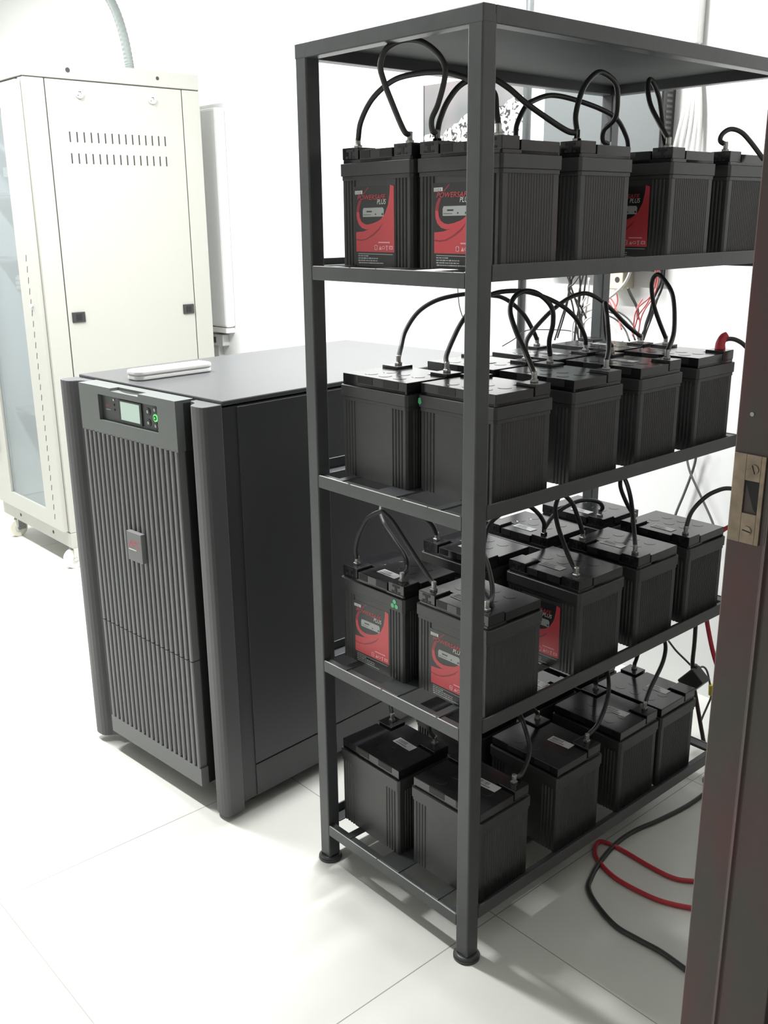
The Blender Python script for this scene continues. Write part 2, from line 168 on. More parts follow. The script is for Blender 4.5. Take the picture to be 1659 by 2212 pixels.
def floor_mat():
    m = mat('floor_tiles', (.72, .73, .69), .33, spec=.4); nt = m.node_tree; L = nt.links
    b = nt.nodes['Principled BSDF']; tc = nt.nodes.new('ShaderNodeTexCoord'); sp = nt.nodes.new('ShaderNodeSeparateXYZ')
    L.new(tc.outputs['Object'], sp.inputs[0])
    def ax(sock, off):
        a = nt.nodes.new('ShaderNodeMath'); a.operation = 'ADD'; a.inputs[1].default_value = off + 81
        d = nt.nodes.new('ShaderNodeMath'); d.operation = 'DIVIDE'; d.inputs[1].default_value = .81
        f = nt.nodes.new('ShaderNodeMath'); f.operation = 'FRACT'
        s = nt.nodes.new('ShaderNodeMath'); s.operation = 'SUBTRACT'; s.inputs[1].default_value = .5
        q = nt.nodes.new('ShaderNodeMath'); q.operation = 'ABSOLUTE'
        g = nt.nodes.new('ShaderNodeMath'); g.operation = 'GREATER_THAN'; g.inputs[1].default_value = .5 - .0013 / .81
        L.new(sock, a.inputs[0]); L.new(a.outputs[0], d.inputs[0]); L.new(d.outputs[0], f.inputs[0])
        L.new(f.outputs[0], s.inputs[0]); L.new(s.outputs[0], q.inputs[0]); L.new(q.outputs[0], g.inputs[0]); return g.outputs[0]
    mx = nt.nodes.new('ShaderNodeMath'); mx.operation = 'MAXIMUM'
    L.new(ax(sp.outputs[0], .06), mx.inputs[0]); L.new(ax(sp.outputs[1], -.157), mx.inputs[1])
    n = nt.nodes.new('ShaderNodeTexNoise'); n.inputs['Scale'].default_value = 2.2; n.inputs['Detail'].default_value = 6
    L.new(tc.outputs['Object'], n.inputs['Vector'])
    cr = nt.nodes.new('ShaderNodeValToRGB'); cr.color_ramp.elements[0].color = (.66, .67, .62, 1); cr.color_ramp.elements[1].color = (.76, .77, .73, 1)
    cr.color_ramp.elements[0].position = .3; cr.color_ramp.elements[1].position = .7
    L.new(n.outputs['Fac'], cr.inputs[0])
    mc = nt.nodes.new('ShaderNodeMix'); mc.data_type = 'RGBA'; mc.inputs['B'].default_value = (.33, .33, .29, 1)
    L.new(mx.outputs[0], mc.inputs['Factor']); L.new(cr.outputs[0], mc.inputs['A']); L.new(mc.outputs['Result'], b.inputs['Base Color'])
    return m
M['floor'] = floor_mat()
def jamb_mat():
    m = mat('maroon_door_frame', (.09, .05, .045), .42, bump=.15, bscale=70); nt = m.node_tree; L = nt.links
    tc = nt.nodes.new('ShaderNodeTexCoord'); mp = nt.nodes.new('ShaderNodeMapping'); mp.inputs['Scale'].default_value = (9, 9, 2.2)
    n = nt.nodes.new('ShaderNodeTexNoise'); n.inputs['Scale'].default_value = 2.0; n.inputs['Detail'].default_value = 5
    cr = nt.nodes.new('ShaderNodeValToRGB'); e = cr.color_ramp.elements
    e[0].color = (.085, .072, .062, 1); e[0].position = .42; e[1].color = (.125, .055, .055, 1); e[1].position = .62
    L.new(tc.outputs['Object'], mp.inputs[0]); L.new(mp.outputs[0], n.inputs['Vector']); L.new(n.outputs['Fac'], cr.inputs[0])
    L.new(cr.outputs[0], nt.nodes['Principled BSDF'].inputs['Base Color']); return m
M['jamb'] = jamb_mat()
def poster_mat():
    m = mat('poster_print', (.6, .6, .6), .5); nt = m.node_tree; L = nt.links
    tc = nt.nodes.new('ShaderNodeTexCoord')
    n = nt.nodes.new('ShaderNodeTexNoise'); n.inputs['Scale'].default_value = 5; n.inputs['Detail'].default_value = 1
    n2 = nt.nodes.new('ShaderNodeTexNoise'); n2.inputs['Scale'].default_value = 42; n2.inputs['Detail'].default_value = 3; n2.inputs['Distortion'].default_value = 1.5
    L.new(tc.outputs['Object'], n.inputs['Vector']); L.new(tc.outputs['Object'], n2.inputs['Vector'])
    cr = nt.nodes.new('ShaderNodeValToRGB'); e = cr.color_ramp.elements
    e[0].position = .38; e[0].color = (.11, .12, .12, 1); e[1].position = .62; e[1].color = (.19, .17, .175, 1)
    L.new(n.outputs['Fac'], cr.inputs[0])
    c2 = nt.nodes.new('ShaderNodeValToRGB'); e = c2.color_ramp.elements
    e[0].position = .50; e[0].color = (.62, .61, .61, 1); e[1].position = .58; e[1].color = (.02, .02, .02, 1)
    L.new(n2.outputs['Fac'], c2.inputs[0])
    sp = nt.nodes.new('ShaderNodeSeparateXYZ'); L.new(tc.outputs['Object'], sp.inputs[0])
    # busy print below a slanting edge, plain grey above it
    a = nt.nodes.new('ShaderNodeMath'); a.operation = 'MULTIPLY_ADD'; a.inputs[1].default_value = -.25
    L.new(sp.outputs[0], a.inputs[0]); L.new(sp.outputs[2], a.inputs[2])
    w = nt.nodes.new('ShaderNodeTexNoise'); w.inputs['Scale'].default_value = 7; L.new(tc.outputs['Object'], w.inputs['Vector'])
    ad = nt.nodes.new('ShaderNodeMath'); ad.operation = 'MULTIPLY_ADD'; ad.inputs[1].default_value = .32; L.new(w.outputs['Fac'], ad.inputs[0]); L.new(a.outputs[0], ad.inputs[2])
    g = nt.nodes.new('ShaderNodeMath'); g.operation = 'LESS_THAN'; g.inputs[1].default_value = .43; L.new(ad.outputs[0], g.inputs[0])
    mc = nt.nodes.new('ShaderNodeMix'); mc.data_type = 'RGBA'
    L.new(g.outputs[0], mc.inputs['Factor']); L.new(cr.outputs[0], mc.inputs['A']); L.new(c2.outputs[0], mc.inputs['B'])
    L.new(mc.outputs['Result'], nt.nodes['Principled BSDF'].inputs['Base Color']); return m
M['poster'] = poster_mat()

# ------------------------------------------------------------------ mesh helpers
class MB:
    def __init__(s): s.bm = bmesh.new(); s.mats = []
    def mi(s, m):
        if m not in s.mats: s.mats.append(m)
        return s.mats.index(m)
    def quadface(s, vs, m, smooth=False):
        f = s.bm.faces.new(vs); f.material_index = s.mi(m); f.smooth = smooth; return f
    def box(s, x0, x1, y0, y1, z0, z1, m, T=None):
        P = [(x, y, z) for z in (z0, z1) for y in (y0, y1) for x in (x0, x1)]
        v = [s.bm.verts.new((T @ Vector(p)) if T else p) for p in P]
        for q in ((0, 2, 3, 1), (4, 5, 7, 6), (0, 1, 5, 4), (2, 6, 7, 3), (0, 4, 6, 2), (1, 3, 7, 5)): s.quadface([v[i] for i in q], m)
        return s
    def prism(s, pts, a, b, m, axis='z', caps=True, smooth=False, T=None):
        # pts 2D polygon (counter clockwise), extruded from a to b along axis
        def P(u, v, w):
            p = {'z': (u, v, w), 'y': (u, w, v), 'x': (w, u, v)}[axis]
            return (T @ Vector(p)) if T else p
        A = [s.bm.verts.new(P(u, v, a)) for u, v in pts]; B = [s.bm.verts.new(P(u, v, b)) for u, v in pts]
        n = len(pts)
        for i in range(n): s.quadface([A[i], A[(i + 1) % n], B[(i + 1) % n], B[i]], m, smooth)
        if caps: s.quadface(A[::-1], m); s.quadface(B, m)
        return s
    def flat(s, pts3, m): s.quadface([s.bm.verts.new(p) for p in pts3], m); return s
    def cyl(s, c, r, h, m, axis='z', n=20, r2=None):
        r2 = r if r2 is None else r2
        def P(a, rr, w):
            u, v = rr * math.cos(a), rr * math.sin(a)
            d = {'z': (u, v, w), 'y': (u, w, v), 'x': (w, u, v)}[axis]
            return (c[0] + d[0], c[1] + d[1], c[2] + d[2])
        A = [s.bm.verts.new(P(2 * PI * i / n, r, 0)) for i in range(n)]; B = [s.bm.verts.new(P(2 * PI * i / n, r2, h)) for i in range(n)]
        for i in range(n): s.quadface([A[i], A[(i + 1) % n], B[(i + 1) % n], B[i]], m, True)
        s.quadface(A[::-1], m); s.quadface(B, m); return s
    def tube(s, pts, r, m, n=10, sub=6, rf=None):
        P = [Vector(p) for p in pts]; Q = []
        ext = [P[0] * 2 - P[1]] + P + [P[-1] * 2 - P[-2]]
        for i in range(1, len(ext) - 2):
            a, b, c, d = ext[i - 1:i + 3]
            for k in range(sub):
                t = k / sub
                Q.append(.5 * ((2 * b) + (c - a) * t + (2 * a - 5 * b + 4 * c - d) * t * t + (3 * b - a - 3 * c + d) * t ** 3))
        Q.append(P[-1])
        T = [(Q[min(i + 1, len(Q) - 1)] - Q[max(i - 1, 0)]).normalized() for i in range(len(Q))]
        up = Vector((0, 0, 1)) if abs(T[0].z) < .9 else Vector((1, 0, 0))
        N = (up - T[0] * up.dot(T[0])).normalized(); rings = []
        for i, q in enumerate(Q):
            N = N - T[i] * N.dot(T[i]); N.normalize(); Bn = T[i].cross(N)
            rr = r * (rf(i / (len(Q) - 1)) if rf else 1)
            rings.append([s.bm.verts.new(q + (N * math.cos(2 * PI * k / n) + Bn * math.sin(2 * PI * k / n)) * rr) for k in range(n)])
        for A, B in zip(rings, rings[1:]):
            for k in range(n): s.quadface([A[k], A[(k + 1) % n], B[(k + 1) % n], B[k]], m, True)
        s.quadface(rings[0][::-1], m); s.quadface(rings[-1], m); return s
    def text(s, body, size, m, fn, shear=0, align='LEFT'):
        cu = bpy.data.curves.new('t', 'FONT'); cu.body = body; cu.size = size; cu.shear = shear; cu.align_x = align
        o = bpy.data.objects.new('t', cu); COL.objects.link(o)
        me = o.to_mesh(); vs = [s.bm.verts.new(fn(v.co.x, v.co.y)) for v in me.vertices]
        for p in me.polygons:
            try: s.quadface([vs[i] for i in p.vertices], m)
            except ValueError: pass
        o.to_mesh_clear(); bpy.data.objects.remove(o); bpy.data.curves.remove(cu); return s
    def build(s, name, parent=None, bevel=0, seg=2, loc=None, rotz=0, recalc=True):
        if recalc: bmesh.ops.recalc_face_normals(s.bm, faces=s.bm.faces)
        me = bpy.data.meshes.new(name); s.bm.to_mesh(me); s.bm.free()
        for m in s.mats: me.materials.append(m)
        o = bpy.data.objects.new(name, me); COL.objects.link(o)
        if parent: o.parent = parent
        if loc: o.location = loc
        o.rotation_euler.z = rotz
        if bevel:
            b = o.modifiers.new('bevel', 'BEVEL'); b.width = bevel; b.segments = seg; b.limit_method = 'ANGLE'; b.angle_limit = math.radians(40)
        return o
def tag(o, label, cat, group=None, kind=None):
    if label: o['label'] = label
    if cat: o['category'] = cat
    if group: o['group'] = group
    if kind: o['kind'] = kind
    return o
def thing(name, label, cat, loc=(0, 0, 0), rotz=0, group=None):
    o = bpy.data.objects.new(name, None); COL.objects.link(o); o.empty_display_size = .05
    o.location = loc; o.rotation_euler.z = rotz
    return tag(o, label, cat, group)
def struct(o, label, cat): return tag(o, label, cat, kind='structure')

# ------------------------------------------------------------------ room
YW = 1.44; XL = -6.0; XR = .757; XO = .845; YF = -3.0; H = 2.95
struct(MB().box(XL - .1, 2.6, YF - .1, YW + .1, -.06, 0, M['floor']).build('floor'), 'glossy pale square floor tiles with thin dark joints', 'floor')
struct(MB().box(XL - .1, 2.6, YF - .1, YW + .1, H, H + .06, M['ceil']).build('ceiling'), 'white painted ceiling above the racks', 'ceiling')
struct(MB().box(XL - .1, XO, YW, YW + .1, 0, H, M['wall']).build('wall_back'), 'bright white wall behind the racks', 'wall')
struct(MB().box(XL - .1, XL, YF, YW, 0, H, M['wall']).build('wall_left'), 'white wall beyond the glass fronted rack', 'wall')
struct(MB().box(XL, XO, YF - .1, YF, 0, H, M['wall_front']).build('wall_front'), 'unseen darkened wall facing the racks', 'wall')
JY = -.50; JZ = 2.1; JY2 = -1.62
w = MB(); w.box(XR, XO - .003, JY + .03, YW, 0, H, M['wall_dim']); w.box(XR, XO - .003, YF, JY2 - .03, 0, H, M['wall_dim']); w.box(XR, XO - .003, JY2 - .03, JY + .03, JZ + .03, H, M['wall_dim'])
w.box(XO - .003, XO, JY + .03, YW, 0, H, M['wall_out']); w.box(XO - .003, XO, YF, JY2 - .03, 0, H, M['wall_out']); w.box(XO - .003, XO, JY2 - .03, JY + .03, JZ + .03, H, M['wall_out'])
struct(w.build('wall_right'), 'wall around the doorway, pale yellow outside', 'wall')
# door frame (the leaf is out of view)
d = thing('door_1', 'maroon wooden door frame with a worn lock strike plate', 'door', (0, 0, 0)); d['kind'] = 'structure'
j = MB()
j.prism([(XR, JY), (XR + .034, JY), (XR + .0365, JY - .003), (XR + .039, JY - .0005), (XO - .004, JY - .0005), (XO - .004, JY + .03), (XR, JY + .03)], 0, JZ + .03, M['jamb'])
j.build('jamb', d, bevel=.0012)
MB().box(XR, XO - .004, JY2 - .03, JY2, 0, JZ + .03, M['jamb']).build('jamb', d, bevel=.002)
MB().box(XR, XO - .004, JY2, JY, JZ, JZ + .03, M['jamb']).build('head', d, bevel=.002)
# strike plate with latch hole and screws
PX0, PX1, PZ0, PZ1 = XR + .0015, XR + .0295, 1.236, 1.312
def strike():
    s = MB(); y0, y1 = JY - .0016, JY + .0005
    hx0, hx1, hz0, hz1 = XR + .0125, XR + .0255, 1.262, 1.290
    s.box(PX0, hx0, y0, y1, PZ0, PZ1, M['brass']); s.box(hx1, PX1, y0, y1, PZ0, PZ1, M['brass'])
    s.box(hx0, hx1, y0, y1, PZ0, hz0, M['brass']); s.box(hx0, hx1, y0, y1, hz1, PZ1, M['brass'])
    o = s.build('strike_plate', d, bevel=.0004)
    MB().prism([(hx0, hz1), (hx1, hz1), (hx1, hz0), (hx0 + .009, hz0 + .004)], y1 - .0009, y1 - .0003, M['recess'], 'y').build('latch_hole', o)
    for cx, cz, a in ((XR + .0195, 1.300, 1.2), (XR + .0185, 1.247, .15)):
        c = MB(); c.cyl((cx, y0 - .0008, cz), .0042, .0010, M['brass'], 'y', 18)
        T = Matrix.Translation((cx, 0, cz)) @ Matrix.Rotation(a, 4, 'Y')
        c.box(-.0038, .0038, y0 - .00095, y0 - .0006, -.0005, .0005, M['recess'], T); c.build('screw', o)
strike()
MB().cyl((XR + .0125, JY - .0006, 1.345), .0018, .0008, M['pale_grey'], 'y', 12).build('nail_head', d)

# ------------------------------------------------------------------ battery rack
W, D, RH = .494, 1.018, 1.825
ZP = [1.4115, .9745, .5388, .1035]; ZS = [1.395, .967, .5284, .0954]
rack = thing('battery_rack', 'tall open black steel rack on disc feet holding four tiers of batteries', 'rack', (0, 0, 0))
pw = .034
for (x0, y0) in ((-pw, 0), (-W, 0), (-pw, D - pw), (-W, D - pw)):
    p = MB().box(x0 + (.0006 if x0 < -.1 else 0), x0 + pw - (.0006 if x0 > -.1 else 0), y0 + (.0006 if y0 < .1 else 0), y0 + pw - (.0006 if y0 > .1 else 0), .012, RH - .012, M['rack']).build('post', rack, bevel=.003)
    f = MB(); f.cyl((x0 + pw / 2, y0 + pw / 2, 0), .0285, .006, M['rack'], n=32); f.cyl((x0 + pw / 2, y0 + pw / 2, .006), .0285, .006, M['rack'], n=32, r2=.021)
    f.build('foot', p)
def rail(name, b, par=rack): return MB().box(*b, M['rack']).build(name, par, bevel=.002)
t0, t1 = RH - .028, RH
rail('top_rail', (-W, 0, 0, .030, t0, t1)); rail('top_rail', (-W, 0, D - .030, D, t0, t1))
rail('top_rail', (-.030, 0, .030, D - .030, t0, t1)); rail('top_rail', (-W, -W + .030, .030, D - .030, t0, t1))
MB().box(-W + .028, -.028, .028, D - .028, RH - .006, RH - .001, M['sheet']).build('top_sheet', rack)
for i in range(4):
    z = ZP[i]; zs = ZS[i]
    fr = MB(); fr.box(-W + pw, -pw, .001, .005, z - .028, z - .0005, M['rack']); fr.box(-W + pw, -pw, .005, .020, z - .006, z - .002, M['rack'])
    o = fr.build('front_rail', rack, bevel=.0012)
    e = MB(); x = -W + pw + .004
    while x < -pw - .01:
        L = rnd.uniform(.06, .22); x1 = min(x + L, -pw - .004)
        e.box(x, x1, .0012, .0030, z - .0012, z - .0002 + rnd.uniform(0, .0003), M['worn']); x = x1 + rnd.uniform(.001, .008)
    e.build('worn_glint_edge', o)  # bright strips stand for scuffs and for the specular line together
    br = MB(); br.box(-W + pw, -pw, D - .005, D - .001, z - .028, z - .0005, M['rack']); br.box(-W + pw, -pw, D - .032, D - .005, z - .006, z - .002, M['rack'])
    br.build('back_rail', rack, bevel=.0012)
    for sx in (0, 1):
        xa, xb = ((-.004, 0) if sx == 0 else (-W, -W + .004)); ya, yb = ((-.034, -.004) if sx == 0 else (-W + .004, -W + .034))
        sr = MB(); sr.box(xa, xb, pw, D - pw, zs, zs + .029, M['rack']); sr.box(ya, yb, pw, D - pw, z - .005, z - .001, M['rack'])
        sr.build('side_rail', rack, bevel=.0012)
    for xa, xb in ((-.405, -.385), (-.282, -.216), (-.112, -.092)):
        MB().box(xa, xb, .005, D - .032, z - .004, z, M['rack']).build('shelf_slat', rack, bevel=.0008)

# ------------------------------------------------------------------ batteries
BW, BD, BH = .208, .166, .217
def case_outline():
    hw, hd = .1005, .0795; g = .0022
    # counter clockwise from front left; front and back have grooves near each end, ends are ribbed all over
    front = [(-hw + .004, -hd)]
    def groove(x, y, sgn, wd=.0022): return [(x - wd, y), (x - wd * .6, y + sgn * g), (x + wd * .6, y + sgn * g), (x + wd, y)]
    for gx in (-.083, -.074, -.065, -.056): front += groove(gx - .004, -hd, 1)
    for gx in (.056, .065, .074, .083): front += groove(gx + .004, -hd, 1)
    front += [(hw - .004, -hd)]
    right = [(hw, -hd + .004), (hw, -hd + .012)]
    n = 17; y0 = -hd + .016; st = (2 * hd - .032) / n
    for k in range(n):
        y = y0 + k * st; right += [(hw, y + st * .1), (hw - .0016, y + st * .3), (hw - .0016, y + st * .5), (hw, y + st * .7)]
    right += [(hw, hd - .012), (hw, hd - .004)]
    half = front + right
    return half + [(-x, -y) for x, y in half]
def make_battery(label_front):
    t = thing('battery', None, 'battery')
    c = MB(); c.prism(case_outline(), 0, .172, M['case'])
    hw, hd = BW / 2, BD / 2
    def rr(w, h, r=.005): return [(-w + r, -h), (w - r, -h), (w, -h + r), (w, h - r), (w - r, h), (-w + r, h), (-w, h - r), (-w, -h + r)]
    c.prism(rr(hw, hd), .170, .1935, M['case']); c.prism(rr(hw - .002, hd - .002), .162, .170, M['case'])
    c.build('case', t, bevel=.0008, seg=1)
    l = MB(); lw, lh = hw - .005, hd - .005
    # lid plate: terminal corners at the front are lower, with recess steps along front and back edges
    l.prism([(-lw, -lh + .050), (-lw + .052, -lh + .050), (-lw + .052, -lh), (lw - .052, -lh), (lw - .052, -lh + .050), (lw, -lh + .050), (lw, lh), (-lw, lh)], .1935, BH, M['lid'])
    l.prism(rr(lw, lh, .003), .1935, .2005, M['lid'])
    lid = l.build('lid', t, bevel=.001)
    for xa, xb in ((-.044, -.016), (.012, .046)):
        MB().box(xa, xb, -lh - .0006, -lh + .002, .2015, .2155, M['recess']).build('grip_recess', lid)
    for xa, xb in ((-.075, -.030), (.004, .050)):
        MB().box(xa, xb, lh - .002, lh + .0006, .2015, .2155, M['recess']).build('grip_recess', lid)
    v = MB()
    for k in range(6):
        cx, cy = -.055 + (k % 3) * .044 + (k // 3) * .012, .005 + (k // 3) * .040
        a = [(cx + .014 * math.cos(2 * PI * i / 20), cy + .014 * math.sin(2 * PI * i / 20)) for i in range(20)]
        v.prism(a, BH - .0005, BH + .0005, M['lid'])
    v.build('vent_plug', lid, bevel=.0004, seg=1)
    for s in (-1, 1):
        b = MB(); cx = s * (lw - .024); cy = -lh + .023
        b.box(cx - .024, cx + .024, cy - .023, cy + .023, .2005, .2225, M['lid'])
        o = b.build('terminal_block', t, bevel=.0012)
        q = MB(); q.box(cx - .011, cx + .011, cy - .0236, cy - .020, .2145, .2195, M['recess']); q.box(cx - .0035, cx + .0035, cy - .0236, cy - .020, .2025, .2150, M['recess'])
        q.box(cx - .013, cx - .006, cy - .0236, cy - .020, .2025, .2065, M['recess']); q.box(cx + .006, cx + .013, cy - .0236, cy - .020, .2025, .2065, M['recess'])
        q.build('bolt_recess', o)
    if label_front:
        y = -.0795 - .0004
        L = MB()
        def poly(P, m, k): L.flat([(u, y - .00012 * k, z) for u, z in P], m)
        def ip(px, py): return (-.104 + (px / 10.06 + 2) * .001387, (200 - py / 10.06) * .000886)
        poly([(-.0625, .002), (.055, .002), (.055, .150), (-.0625, .150)], M['lab_black'], 0)
        up = [(310, 1280), (480, 1262), (600, 1210), (780, 1080), (930, 900), (1000, 700), (1030, 480), (1040, 300)]
        lo = [(1115, 330), (1120, 800), (1120, 1700), (310, 1700)]
        pts = [ip(*q) for q in up + lo]
        # split into convex strips under the curve
        for (a, b) in zip(up, up[1:]):
            xa, xb = a[0], b[0]
            if xb > xa: poly([ip(xa, 1700), ip(xb, 1700), ip(*b), ip(*a)], M['lab_red'], 1)
        poly([ip(1040, 1700), ip(1120, 1700), ip(1115, 330), ip(1040, 300)], M['lab_red'], 1)
        g = [(310, 1425), (420, 1440), (520, 1420), (660, 1330), (790, 1210), (890, 1080)]; g2 = [(310, 1450), (420, 1470), (540, 1440), (690, 1350), (820, 1225), (890, 1080)]
        for i in range(len(g) - 1): poly([ip(*g2[i]), ip(*g2[i + 1]), ip(*g[i + 1]), ip(*g[i])], M['lab_dred'], 2)
        out = [(385, 600), (340, 720), (325, 850), (335, 1000), (370, 1110), (440, 1190), (540, 1225), (660, 1190), (780, 1115), (900, 985)]
        inn = [(440, 600), (405, 720), (385, 850), (395, 960), (430, 1050), (490, 1100), (560, 1118), (670, 1095), (780, 1050), (895, 975)]
        for i in range(len(out) - 1): poly([ip(*out[i]), ip(*out[i + 1]), ip(*inn[i + 1]), ip(*inn[i])], M['lab_red'] if i > 1 else M['lab_dred'], 2)
        poly([ip(465, 475), ip(490, 480), ip(600, 335), ip(580, 330)], M['lab_dred'], 2)
        poly([ip(300, 475), ip(460, 470), ip(460, 395), ip(300, 400)], M['lab_white'], 2)
        poly([ip(465, 955), ip(905, 950), ip(912, 800), ip(890, 760), ip(480, 765), ip(462, 820)], M['lab_grey'], 2)
        for (a, b, c_, dd) in ((545, 660, 828, 858), (725, 750, 885, 915), (865, 895, 880, 920), (480, 640, 905, 915)):
            poly([ip(a, dd), ip(b, dd), ip(b, c_), ip(a, c_)], M['lab_black'], 3)
        poly([ip(350, 1752), ip(1090, 1755), ip(1090, 1742), ip(350, 1738)], M['lab_grey'], 2)
        for (a, b, c_) in ((350, 570, 1790), (350, 780, 1840), (350, 770, 1890), (360, 890, 1940)):
            x = a
            while x < b:
                e_ = min(b, x + rnd.uniform(20, 60)); hh = rnd.uniform(9, 14)
                poly([ip(x, c_ + hh), ip(e_, c_ + hh), ip(e_, c_ - hh), ip(x, c_ - hh)], M['lab_grey'], 2); x = e_ + rnd.uniform(5, 12)
        poly([ip(790, 1508), ip(1030, 1508), ip(1030, 1482), ip(790, 1482)], M['lab_pink'], 2)
        def TX(body, px, py, size, m, sh=0, k=4, sx=1):
            u0, z0 = ip(px, py); L.text(body, size, m, lambda a, b: (u0 + a * sx, y - .00012 * k, z0 + b), sh)
        TX('POWERSAFE', 345, 592, .0128, M['lab_red'], .25, sx=1.14)
        TX('PLUS', 765, 692, .0128, M['lab_white'], .2, sx=.92)
        TX('EXIDE', 312, 465, .0072, M['lab_black'], 0, sx=.9)
        # recycling and safety pictograms
        def ring(px, py, ro, ri, m, n=14):
            for i in range(n):
                a, b = 2 * PI * i / n, 2 * PI * (i + 1) / n
                poly([ip(px + ro * math.cos(a), py + ro * math.sin(a)), ip(px + ro * math.cos(b), py + ro * math.sin(b)), ip(px + ri * math.cos(b), py + ri * math.sin(b)), ip(px + ri * math.cos(a), py + ri * math.sin(a))], m, 3)
        pk = M['lab_pink']
        ring(740, 1580, 34, 20, pk); ring(740, 1630, 32, 18, pk); poly([ip(800, 1650), ip(860, 1650), ip(832, 1565)], pk, 3)
        ring(895, 1605, 38, 24, pk, 6); poly([ip(945, 1580), ip(990, 1580), ip(990, 1560), ip(945, 1560)], pk, 3); poly([ip(958, 1660), ip(975, 1660), ip(975, 1580), ip(958, 1580)], pk, 3)
        poly([ip(1015, 1640), ip(1090, 1640), ip(1090, 1565), ip(1015, 1565)], pk, 3); poly([ip(1035, 1622), ip(1072, 1622), ip(1072, 1588), ip(1035, 1588)], M['lab_red'], 4)
        o = L.build('front_label', t, recalc=False); o['label'] = 'red and black printed front label'
    return t
def sticker_mesh(mn):
    s = MB(); s.box(-.030, .030, -.012, .012, 0, .0005, M[mn])
    x = -.026
    while x < .004:
        wd = rnd.uniform(.0006, .0018); s.flat([(x, -.002, .00056), (x + wd, -.002, .00056), (x + wd, .009, .00056), (x, .009, .00056)], M['seam']); x += wd + rnd.uniform(.0008, .002)
    for q in (-.008, -.005): s.flat([(-.026, q - .0008, .00056), (.012, q - .0008, .00056), (.012, q + .0008, .00056), (-.026, q + .0008, .00056)], M['seam'])
    return s
protoL = make_battery(True); protoP = make_battery(False)
used = {True: False, False: False}
def dup(root):
    r = root.copy(); COL.objects.link(r)
    for ch in list(root.children):
        c = ch.copy(); COL.objects.link(c); c.parent = r
        for g in list(ch.children):
            q = g.copy(); COL.objects.link(q); q.parent = c
    return r
XC = [(-.325, -.115), (-.336, -.124), (-.350, -.118), (-.360, -.126)]
YFR = [[(.052, .272, .50, .74), (.062, .277, .578, .80)], [(.050, .298, .515, .74), (.074, .304, .528, .752)],
       [(.050, .30, .52, .745), (.062, .345, .562, .772)], [(.045, .29, .52, .70), (.055, .312, .546, .718)]]
SH = ['top shelf', 'second shelf', 'third shelf', 'bottom shelf']; OR = ['front', 'second', 'third', 'rearmost']
# bare copies are kept before stickers are added
plan = []
for t_ in range(4):
    for c_ in range(2):
        for r_ in range(4): plan.append((t_, c_, r_))
bats = {}
for t_, c_, r_ in plan:
    lab = t_ in (0, 2); proto = protoL if lab else protoP
    o = proto if not used[lab] else dup(proto)
    used[lab] = True
    x = XC[t_][c_]; y = YFR[t_][c_][r_] + BD / 2
    o.location = (x, y, ZP[t_]); o.rotation_euler.z = (0 if lab else PI) + rnd.uniform(-.012, .012)
    side = ('left-hand', 'right-hand')[c_]
    look = ('black battery with red front label', 'plain-fronted glossy-topped black battery', 'black battery with red front label', 'plain-fronted black battery')[t_]
    o['label'] = f'{look}, {OR[r_]} in the {side} row on the {SH[t_]}'
    o['group'] = f'batteries on the {SH[t_]}'
    bats[(t_, c_, r_)] = o
def top_sticker(k, dx, dy, rz, m='sticker'):
    o = sticker_mesh(m).build('barcode_sticker', bats[k], loc=(dx, dy, BH + .0006), rotz=rz); o['label'] = 'white barcode sticker on the lid'
for k in [(2, c_, r_) for c_ in (0, 1) for r_ in range(4)]: top_sticker(k, rnd.uniform(-.01, .012), -.035 + rnd.uniform(-.01, .01), rnd.uniform(-.06, .06))
for k in [(3, c_, r_) for c_ in (0, 1) for r_ in range(4)]: top_sticker(k, rnd.uniform(-.035, -.02), -.014 + rnd.uniform(-.01, .01), PI + rnd.uniform(-.08, .08))
for k in [(1, 0, 1), (1, 0, 2), (1, 0, 3), (1, 1, 2)]: top_sticker(k, rnd.uniform(-.02, .0), .0, PI + rnd.uniform(-.06, .06))
gs = MB(); gs.prism([(-.006, -.003), (-.001, -.008), (.004, -.004), (.003, .005), (-.003, .007)], -.0006, .0, M['green'], 'y')
o = gs.build('green_sticker', bats[(1, 1, 0)], loc=(.098, .0832, .182)); o['label'] = 'small green sticker at the rim'
gs = MB()
for cx, cz in ((0, .006), (-.006, -.004), (.006, -.004)):
    gs.prism([(cx + .0052 * math.cos(2 * PI * i / 12), cz + .0052 * math.sin(2 * PI * i / 12)) for i in range(12)], -.0006, 0, M['green'], 'y')
o = gs.build('green_sticker', bats[(2, 0, 0)], loc=(.076, -.0832, .178)); o['label'] = 'three green dots on the rim'

